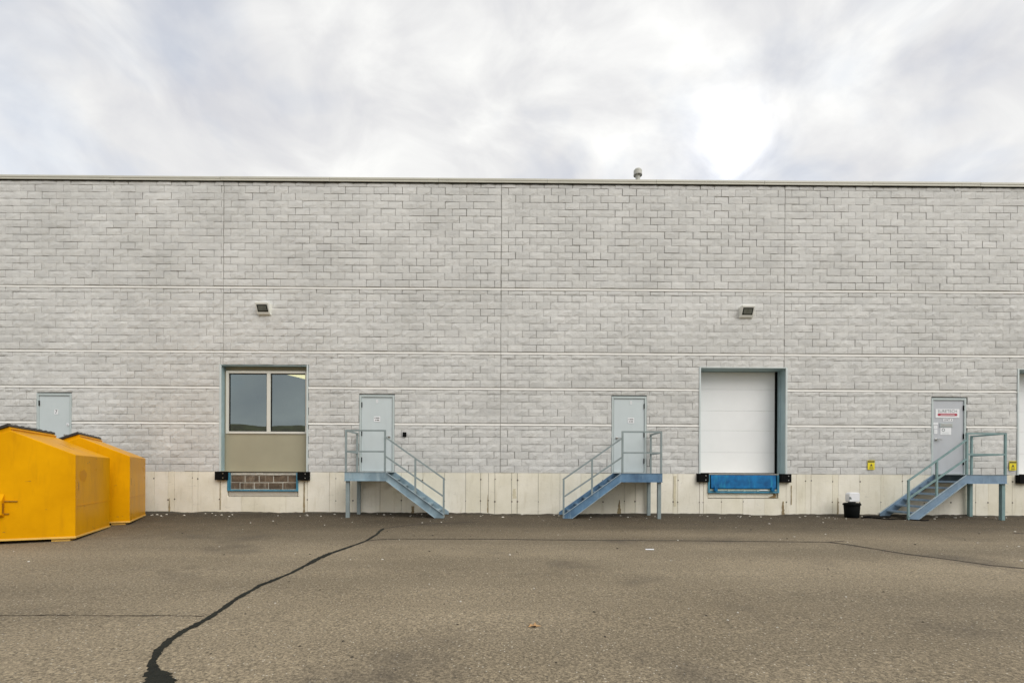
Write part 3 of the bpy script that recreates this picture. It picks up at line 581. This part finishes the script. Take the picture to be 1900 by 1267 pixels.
# ------------------------------------------------------------------ steel stairs
def stair(x0, s, paint, railp, label, colour):
    t = thing('metal_stair', (x0, 0, 0), label, 'stairs', 'steel stairs up to the doors'); Zt = 1.17; FY, BY = -1.06, -.06; gf = gz(FY); gb = gz(BY); LW = 1.07; RUN = 1.5; n = 7; ch = .235
    X = lambda v: s * v
    def bx(x0_, x1_, *r): a_, b_ = sorted((X(x0_), X(x1_))); return (a_, b_, *r)
    # landing: plate on a channel frame
    box(*bx(-LW, .0, FY - .012, BY, Zt - .008, Zt)).obj('landing_plate', 'tread', t)
    for nm, y in (('landing_channel', FY), ('landing_channel', BY)):
        c = MB(); sg = 1 if y == FY else -1; c.box(*bx(-LW, -.02, y, y + sg * .008, Zt - ch, Zt - .009)); c.box(*bx(-LW, -.02, y + sg * .008 - (.016 if sg > 0 else -.016), y + sg * .05, Zt - ch - .001, Zt - ch + .009)) if False else c.box(*bx(-LW, -.02, min(y - sg * .045, y), max(y - sg * .045, y), Zt - ch, Zt - ch + .01)); c.obj(nm, paint, t)
    box(*bx(-LW, -LW + .01, FY + .009, BY - .009, Zt - ch, Zt - .009)).obj('end_channel', paint, t)
    # stringers with flanges
    sl = (Zt + .02) / (RUN + .0)
    for y in (FY, BY - .008):
        zg = gz(y); th_ = .232; P = [(0.0, Zt - .004), (-.02, Zt - ch), (.02, Zt - ch)]
        top = lambda v: Zt - .012 - .722 * v
        bot = lambda v: Zt - ch - .722 * (v - .0) * 1.035
        xe = (Zt - ch - zg) / (.722 * 1.035)
        poly = [(X(-.022), Zt - .009), (X(.015), Zt - .009), (X(RUN + .015), top(RUN)), (X(RUN + .015), zg + .004), (X(xe), zg + .004), (X(0), Zt - ch), (X(-.022), Zt - ch)]
        st = MB().prism(poly, 'y', y, y + .008)
        oy = y - .04 if y == FY else y + .008; o2 = y if y == FY else y + .048
        ym, yn = (FY + .0085, FY + .045) if y == FY else (BY - .045, BY - .0085)
        fl_ = MB(); fl_.bar((X(.02), (y - .0205 if y == FY else y + .0285), Zt - ch), (X(xe), (y - .0205 if y == FY else y + .0285), zg + .008), .04, .01)
        fl_.bar((X(.02), (y - .0205 if y == FY else y + .0285), Zt - .012), (X(RUN + .01), (y - .0205 if y == FY else y + .0285), top(RUN)), .04, .01)
        so_ = st.obj('stringer', paint, t)
        fl_.obj('flange', 'flange', t)
    # treads
    for i in range(1, n):
        z = Zt - i * (Zt / n); x = .165 + (i - 1) * .2315 - .25
        tr = MB(); tr.box(*bx(x, x + .25, FY + .009, BY - .009, z - .006, z)); tr.box(*bx(x + .244, x + .25, FY + .009, BY - .009, z - .045, z - .0065)); tr.box(*bx(x, x + .006, FY + .009, BY - .009, z - .04, z - .0065)); tr.obj('tread', paint, t)
    # legs
    for (lx, y) in ((-LW + .07, FY + .06), (-LW + .09, BY - .05), ): box(*bx(lx - .045, lx + .045, y - .045, y + .045, gz(y) - .002, Zt - ch - .001)).obj('leg', railp, t, .006)
    for (lx, y) in ((-LW + .07, FY + .06), (-LW + .09, BY - .05)): pass
    # guard rail on the landing, hand rail down the flight
    RH = 2.225; MH = 1.70; pw = .045; ry = FY + .02
    def post(x, y, z0, z1): box(*bx(x - pw / 2, x + pw / 2, y - pw / 2, y + pw / 2, z0, z1)).obj('post', railp, t)
    post(-LW + .03, ry, Zt + .001, RH); post(-.03, ry, Zt + .001, RH); post(-LW + .03, BY - .03, Zt + .001, RH)
    rl = lambda p, q, nm: MB().bar((X(p[0]), p[1], p[2]), (X(q[0]), q[1], q[2]), .04).obj(nm, railp, t)
    rl((-LW + .008, ry, RH + .02), (-.008, ry, RH + .02), 'top_rail'); rl((-LW + .053, ry, MH), (-.053, ry, MH), 'mid_rail')
    rl((-LW + .03, ry + .022, RH + .019), (-LW + .03, BY - .01, RH + .019), 'top_rail'); rl((-LW + .03, ry + .023, MH), (-LW + .03, BY - .053, MH), 'mid_rail')
    hr = lambda v: 2.07 - .708 * v; mr = lambda v: 1.575 - .69 * v
    sx = RUN + .0
    post(sx, ry, gz(ry) + .02, hr(sx) - .005); post(.76, ry, Zt - .722 * .76 - .03, hr(.76) - .02)
    rl((-.008, ry, hr(-.0)), (sx + .025, ry, hr(sx + .025)), 'hand_rail'); rl((-.008, ry, mr(0)), (sx - .02, ry, mr(sx - .02)), 'mid_rail')
    # toe plate under the door sill
    return t
stair(-3.2, 1, 'stairA', 'rail', 'pale blue-grey steel stair descending to the right between the window and the small black buzzer', 'A')
stair(-12.22, 1, 'stairA', 'rail', 'pale blue-grey steel stair almost wholly hidden behind the two yellow dumpsters', 'D')
stair(2.92, -1, 'stairB', 'rail', 'deep blue steel stair descending to the left, left of the white dock door', 'B')
stair(11.94, -1, 'stairC', 'railteal', 'slate blue steel stair with teal rails under the door with signs', 'C')

# ------------------------------------------------------------------ things on the wall
def wall_light(x, z, label):
    t = thing('wall_light', (x, 0, z), label, 'wall light', 'wall pack lights'); hw = .178
    h = MB().prism([(-.008, 0), (-.008, .30), (-.20, .31), (-.205, .275), (-.075, .02), (-.06, 0)], 'x', -hw, hw); h.obj('housing', 'lamp', t, .006)
    n = Vector((0, -.891, -.454)); p, q = Vector((0, -.198, .262)), Vector((0, -.082, .034))
    def slab(ins, off, nm, m):
        u = (q - p).normalized(); a_, b_ = p + u * ins + n * off, q - u * ins + n * off; c_, d_ = a_ - n * .012, b_ - n * .012
        MB().add([(sx * (hw - ins - .004), *v[1:]) for v in (a_, b_, c_, d_) for sx in (-1, 1)], [(0, 1, 3, 2), (4, 6, 7, 5), (0, 4, 5, 1), (2, 3, 7, 6), (0, 2, 6, 4), (1, 5, 7, 3)]).obj(nm, m, t)
    slab(.030, .003, 'gasket', 'plastic'); slab(.058, .008, 'lens', 'lampglass')
    box(-hw - .01, hw + .01, -.008, .02, -.01, .31).obj('back_plate', 'lamp', t)
wall_light(-6.87, 5.55, 'white wall pack light above the window')
wall_light(6.64, 5.55, 'white wall pack light above the white dock door')
t = thing('door_buzzer', (-2.935, -.012, 2.165), 'small black box on the wall beside the left stair door', 'buzzer')
box(-.05, .05, -.045, 0, 0, .125).obj('case', 'plastic', t, .006); box(-.022, .022, -.0495, -.0455, .03, .075).obj('button', 'black', t)
def warning_sign(x, z, label):
    t = thing('warning_sign', (x, -.024, z), label, 'sign', 'yellow warning signs')
    box(-.1, .1, -.004, 0, 0, .265).obj('plate', 'yellow', t)
    p = MB(); p.box(-.092, .092, -.0065, -.0045, .205, .250); p.box(-.05, .05, -.0065, -.0045, .075, .087); p.box(-.06, .06, -.0065, -.0045, .04, .05); p.box(-.045, .045, -.0065, -.0045, .02, .028); p.obj('print', 'ink', t)
    text('CAUTION', 'lettering', .032, 0, -.0075, .2275, 'yellow', t)
    MB().prism([(-.035, .105), (.035, .105), (0, .17)], 'y', -.0065, -.0045).obj('symbol', 'ink', t)
warning_sign(10.2, 1.30, 'yellow warning sign on the wall above the black bucket')
warning_sign(14.215, 1.30, 'yellow warning sign between the rightmost landing and the picture edge')

# door signs
def dpt(px, py): return 11.915 + (px - 1728) * .01531, 3.342 - (py - 737.5) * .01512
def sheet(name, x0_, x1_, z0_, z1_, m, label, cat, group=None, d=.006, y=DY):
    t = thing(name, ((x0_ + x1_) / 2, y, z0_), label, cat, group); w_ = (x1_ - x0_) / 2
    box(-w_, w_, -d, 0, 0, z1_ - z0_).obj('board' if d > .004 else 'sheet', m, t); return t
a0, zt1 = dpt(1736.6, 758.6); a1, zb1 = dpt(1781, 775)
t = sheet('company_sign', a0, a1, zb1, zt1, 'paper', 'white SURETECH sign with a red oval on the rightmost door', 'sign')
text('SURETECH', 'lettering', .118, 0, -.0075, .182, 'greyink', t, sx=.98)
MB().prism([(.285 * cos(k) * .12 + (.245 if cos(k) >= 0 else -.245), .088 + .036 * sin(k)) for k in [i * 2 * pi / 24 + .001 for i in range(24)]], 'y', -.0085, -.0065).obj('red_oval', 'red', t)
text('INTEGRATED SYSTEMS', 'small_lettering', .040, 0, -.0095, .088, 'paper', t, sx=1.05) if False else MB().box(-.2, .2, -.0105, -.009, .080, .094).obj('small_lettering', 'paper', t)
a0, zt1 = dpt(1751, 776.5); a1, zb1 = dpt(1769, 781.5)
t = sheet('unit_sign', a0, a1, zb1, zt1, 'paper', 'small white unit number strip below the white company sign', 'sign', d=.003)
text('UNIT 4', 'lettering', .072, 0, -.0045, (zt1 - zb1) / 2, 'ink', t)
a0, zt1 = dpt(1745, 785); a1, zb1 = dpt(1768.5, 792.3)
t = sheet('mail_slot', a0, a1, zb1, zt1, 'frame', 'grey metal mail slot in the rightmost door', 'mail slot', d=.012); w_ = (a1 - a0) / 2
box(-w_ + .02, w_ - .02, -.016, -.0125, .02, zt1 - zb1 - .02).obj('flap', 'steel', t)
a0, zt1 = dpt(1746, 793.5); a1, zb1 = dpt(1766, 807)
t = sheet('paper_notice', a0, a1, zb1, zt1, 'paper', 'white paper notice with a round mark below the mail slot', 'paper notice', d=.003)
MB().lathe([(.03, -.0045), (.045, -.0045), (.045, -.0035), (.03, -.0035), (.03, -.0045)], (-.07, 0, .14), 20, 'y').obj('round_mark', 'greyink', t)
p = MB(); [p.box(-.1, .1 - .03 * (i % 2), -.0045, -.0035, .02 + i * .022, .026 + i * .022) for i in range(3)]; p.obj('print', 'frame', t)
for (q0, q1, q2, q3), lb_ in (((1730.5, 783.8, 1739, 788.2), 'topmost of three small white stickers above the rightmost door handle'), ((1731, 789.5, 1738, 796), 'middle of three small white stickers above the rightmost door handle'), ((1732, 797, 1738, 805), 'lowest of three small white stickers above the rightmost door handle')):
    a0, zt1 = dpt(q0 + 2.5, q1); a1, zb1 = dpt(q2 + 2.5, q3); t = sheet('sticker', a0, a1, zb1, zt1, 'paper', lb_, 'sticker', 'stickers on the rightmost door', d=.003)
    p = MB(); p.box(-.02, .02, -.0042, -.0032, (zt1 - zb1) * .45, (zt1 - zb1) * .55); p.obj('print', 'frame', t)
for xm, zn, ln, side in ((-3.72, 2.585, 'left stair', 'left'), (3.425, 2.58, 'middle stair', 'middle')):
    t = sheet('notice_sticker', xm - .09, xm + .09, zn, zn + .15, 'paper', f'white notice with black lines on the {ln} door', 'sticker', 'notices on the stair doors', d=.003)
    p = MB()
    for z_, words in ((.105, ((-.07, -.055), (-.04, .065))), (.045, ((-.055, -.03), (-.015, .06)))):
        for u0, u1 in words: p.box(u0, u1, -.0045, -.0035, z_ - .011, z_ + .011)
    p.obj('print', 'ink', t)
    t = sheet('number_sticker', xm - .028, xm + .028, zn + .53, zn + .62, 'paper', f'tiny white number sticker at the top of the {ln} door', 'sticker', 'number stickers', d=.003)
    text('1', 'number', .085, 0, -.0045, .045, 'greyink', t)
t = sheet('number_sticker', -12.745, -12.635, 2.745, 2.88, 'paper', 'number seven sticker on the door behind the yellow bins', 'sticker', 'number stickers', d=.003)
text('7', 'number', .14, 0, -.0045, .067, 'ink', t)
t = sheet('lock_plate', -12.40, -12.33, 2.42, 2.50, 'paper', 'small white lock plate on the door behind the yellow bins', 'lock plate', d=.008)
MB().lathe([(0, -.02), (.014, -.018), (.014, -.008)], (0, 0, .04), 10, 'y').obj('cylinder', 'steel', t)

# ------------------------------------------------------------------ vent pipe on the roof
t = thing('vent_pipe', (3.84, 1.0, 9.42), 'metal vent pipe with a cap poking up over the parapet', 'vent pipe')
MB().lathe([(.068, -.42), (.068, .78)], (0, 0, 0), 18).obj('pipe', 'vent', t, smooth=True)
MB().lathe([(.07, .74), (.122, .74), (.125, .86), (.10, .90), (0, .915)], (0, 0, 0), 20).obj('cap', 'vent', t)
MB().lathe([(.121, .72), (.128, .72), (.128, .745), (.121, .745), (.121, .72)], (0, 0, 0), 20).obj('cap_rim', 'sealant', t)

# ------------------------------------------------------------------ bucket, white container, cable
by = -.5; bz = gz(by)
t = thing('bucket', (9.33, by, bz), 'black plastic bucket with a lid against the foundation, left of the rightmost stair', 'bucket')
MB().lathe([(0, .002), (.165, .002), (.175, .02), (.195, .36), (.19, .365)], n=28).obj('pail', 'plastic', t, smooth=True)
MB().lathe([(.19, .34), (.215, .34), (.215, .372), (.20, .39), (.16, .405), (.09, .41), (.085, .43), (0, .43)], n=28).obj('lid', 'plastic', t)
None if True else MB().tube([(.213 * cos(a_), -.0 - .213 * sin(a_) * .4 - .1, .33 - .1 * sin(a_)) for a_ in [pi * i / 12 for i in range(13)]], .006).obj('bail', 'steel', t)
t = thing('plastic_container', (9.345, by, bz + .431), 'white plastic container standing on the black bucket', 'container')
MB().prism([(-.14, .0), (.14, .0), (.145, .04), (.145, .22), (.12, .255), (-.10, .255), (-.145, .21), (-.145, .04)], 'y', -.09, .09).obj('body', 'paper', t, .02)
MB().prism([(-.15, .07), (-.085, .07), (-.085, .09), (-.10, .13), (-.15, .14)], 'y', -.0925, -.0905).obj('printed_mark', 'greyink', t)
rn = random.Random(5); pts = [(9.5, -.62, .0)]
for i in range(26):
    f = i / 25; pts.append((9.5 + 1.35 * f, -.68 - .55 * f + .12 * sin(f * 13), 0))
c = MB().tube([(x, y, gz(y) + .016) for x, y, _ in pts], .014); c2 = MB().tube([(9.9 + .34 * cos(k / 4), -.66 + .2 * sin(k / 4), gz(-.66) + .04) for k in range(27)], .014)
c.add(c2.v, c2.f); tag(c.obj('cable', 'black', smooth=True), 'black cable lying on the asphalt between bucket and rightmost stair', 'cable')

# ------------------------------------------------------------------ yellow bins
def dumpster(loc, rz, label, patch=True):
    t = thing('dumpster', loc, label, 'dumpster', 'yellow dumpsters', rz); W_, D_ = 1.76, 2.05; zb, zs, zr = .07, 1.55, 1.95; r = -.88
    b = MB().prism([(-W_, zb), (0, zb), (0, zs), (r, zr), (-W_, zs)], 'y', 0, D_); b.obj('body', 'bin', t, .012)
    l = MB(); l.box(-W_ - .012, .012, -.012, D_ + .012, zb - .022, zb + .012); l.obj('bottom_lip', 'binlip', t, .004)
    for x in (-W_ + .1, -.34): 
        for y in (.03, D_ - .35): box(x, x + .26, y, y + .3, 0, zb - .023).obj('skid', 'binlip', t)
    # rolled edge along the right roof slope
    ang = math.atan2(zr - zs, .88); ux, uz = -cos(ang), -sin(ang)        # down the left slope
    nx_, nz_ = -sin(ang), cos(ang)
    P = lambda d, h: (r + ux * d + nx_ * h, zr + uz * d + nz_ * h)
    cl = MB().prism([P(.0, -.01), P(.90, -.01), P(.90, .075), P(.0, .075)], 'y', .04, D_ - .06); cl.obj('lid_collar', 'bin', t, .008)
    cl2 = MB().prism([P(-.014, .025), P(-.001, .025), P(-.001, .042), P(-.014, .042)], 'y', .03, D_ - .05); cl2.obj('collar_rib', 'bin', t)
    for y0, y1 in ((.0, D_ / 2 - .015), (D_ / 2 + .005, D_ - .03)):
        ld = MB().prism([P(-.012, .078), P(.94, .078), P(.95, .05), P(.955, .05), P(.95, .100), P(-.012, .120)], 'y', y0, y1)
        for k in range(4): c_ = y0 + .12 + (y1 - y0 - .24) * k / 3; ld.prism([P(.0, .112), P(.90, .095), P(.86, .118), P(.0, .140)], 'y', c_ - .05, c_ + .05)
        ld.obj('lid', 'lid', t, .006)
    if True:
        pk = MB().prism([(-.0005, .46), (-.0005, .86), (-.10, .74), (-.10, .50)], 'x', -1.70, -.955); pk.obj('fork_pocket', 'bin', t, .006)
        hole = MB().box(-.957, -.9535, -.085, -.012, .53, .70); hole.obj('pocket_mouth', 'bindark', t)
        MB().bar((-.96, -.014, .735), (-.78, -.014, .728), .018, .016).obj('weld_bar', 'bindark', t)
        MB().bar((-.96, -.014, .52), (-.89, -.014, .515), .018, .016).obj('weld_bar', 'bindark', t)
    for zz_ in (.62,): MB().box(.0, .006, .02, D_ - .02, zz_, zz_ + .012).obj('weld_seam', 'bin', t)
    rs = random.Random(int(loc[0] * 10)); sc_ = MB()
    for _ in range(26):      # scrapes and rust nicks along the edges
        if rs.random() < .5: y_ = rs.uniform(.05, D_ - .1); z_ = rs.choice((rs.uniform(.1, .25), rs.uniform(1.40, 1.52), rs.uniform(.3, 1.3))); l_ = rs.uniform(.02, .10); sc_.add([(.0025, y_, z_), (.0025, y_ + l_, z_ + rs.uniform(-.02, .02)), (.0025, y_ + l_ * .9, z_ + .006), (.0025, y_ + .01, z_ + rs.uniform(.006, .014))], [(0, 1, 2, 3)])
        else: x_ = rs.uniform(-1.7, -.08); z_ = rs.choice((rs.uniform(.09, .2), rs.uniform(.3, 1.4))); l_ = rs.uniform(.02, .09); sc_.add([(x_, -.0025, z_), (x_ + l_, -.0025, z_ + rs.uniform(-.02, .02)), (x_ + l_ * .9, -.0025, z_ + .006), (x_ + .01, -.0025, z_ + rs.uniform(.006, .012))], [(0, 1, 2, 3)])
    sc_.obj('scrapes', 'bindark', t)['kind'] = 'stuff'
    if patch: MB().prism([(.40 + .19 * cos(a_) * (1 + .12 * sin(3 * a_)), 1.17 + .11 * sin(a_) * (1 + .1 * cos(5 * a_))) for a_ in [2 * pi * i / 24 for i in range(24)]], 'x', .0005, .0022).obj('brown_patch', 'binbrown', t)
    # marks on the right hand side: drain slot, brownish oval patch
    MB().lathe([(0, -.001), (.018, -.001), (.02, .006)], (0, 0, 0), 10, 'y').obj('drain_slot', 'bindark', t)
    o = bpy.data.objects[[c_.name for c_ in t.children if c_.name.startswith('drain_slot')][0]]; o.rotation_euler = (0, 0, pi / 2); o.scale = (1, 1, 5); o.location = (.0005, .17, .98)
    return t
dumpster((-7.816, -4.98, gz(-4.98)), radians(25), 'nearer yellow dumpster with a fork pocket, cut off by the left picture edge')
dumpster((-8.62, -2.633, gz(-2.633)), radians(28), 'farther yellow dumpster closer to the building wall', False)

# ------------------------------------------------------------------ litter
t = tag(MB().add([(2.28, -5.73, gz(-5.73) + .006), (2.41, -5.76, gz(-5.76) + .010), (2.43, -5.67, gz(-5.67) + .012), (2.29, -5.64, gz(-5.64) + .008), (2.36, -5.70, gz(-5.7) + .016)], [(0, 1, 4), (1, 2, 4), (2, 3, 4), (3, 0, 4)]).obj('paper_scrap', 'paper'), 'crumpled white paper scrap on the asphalt below the middle stair', 'litter')
def leaf(x, y, s, m, label):
    vs = [(0, 0, .012)]; n = 10
    for i in range(n):
        a_ = 2 * pi * i / n; r_ = s * (1 if i % 2 == 0 else .45) * (1.2 if i == 0 else 1); vs.append((r_ * cos(a_), r_ * sin(a_), .006 + .01 * (i % 3)))
    o = MB().add(vs, [(0, 1 + i, 1 + (i + 1) % n) for i in range(n)]).obj('fallen_leaf', m); o.location = (x, y, gz(y)); tag(o, label, 'leaf', 'fallen leaves')
leaf(.22, -9.63, .06, 'leaf', 'orange fallen leaf on the asphalt in the near foreground')
rn = random.Random(21); d = MB(); d2 = MB()
for i in range(420):
    near = rn.random() < .5
    x = rn.uniform(-11, 14); y = -rn.uniform(.03, .9) if near else -rn.uniform(.9, 10.5) ** 1.0
    s = rn.uniform(.010, .030) if near else rn.uniform(.006, .022)
    if y < -7: x *= .35; s *= .6
    q = d if rn.random() < .55 else d2
    zz_ = gz(y); vs = [(x + s * rn.uniform(.6, 1.6) * cos(k * 2 * pi / 5), y + s * rn.uniform(.6, 1.4) * sin(k * 2 * pi / 5), zz_ + .001) for k in range(5)]
    tp = [(vx * .6 + x * .4, vy * .6 + y * .4, zz_ + s * .7) for vx, vy, _ in vs]
    q.add(vs + tp, [(5, 6, 7, 8, 9)] + [(k, (k + 1) % 5, 5 + (k + 1) % 5, 5 + k) for k in range(5)])
M['pebble'] = mat('pale_pebble', (.55, .52, .45), .85, .2, 30); M['dirt'] = mat('dark_debris', (.06, .05, .035), .9, .3, 20)
tag(d.obj('gravel', 'pebble'), 'pale grit and small stones scattered on the asphalt', 'gravel', kind='stuff')
tag(d2.obj('debris', 'dirt'), 'dark bits of dirt scattered on the asphalt', 'debris', kind='stuff')

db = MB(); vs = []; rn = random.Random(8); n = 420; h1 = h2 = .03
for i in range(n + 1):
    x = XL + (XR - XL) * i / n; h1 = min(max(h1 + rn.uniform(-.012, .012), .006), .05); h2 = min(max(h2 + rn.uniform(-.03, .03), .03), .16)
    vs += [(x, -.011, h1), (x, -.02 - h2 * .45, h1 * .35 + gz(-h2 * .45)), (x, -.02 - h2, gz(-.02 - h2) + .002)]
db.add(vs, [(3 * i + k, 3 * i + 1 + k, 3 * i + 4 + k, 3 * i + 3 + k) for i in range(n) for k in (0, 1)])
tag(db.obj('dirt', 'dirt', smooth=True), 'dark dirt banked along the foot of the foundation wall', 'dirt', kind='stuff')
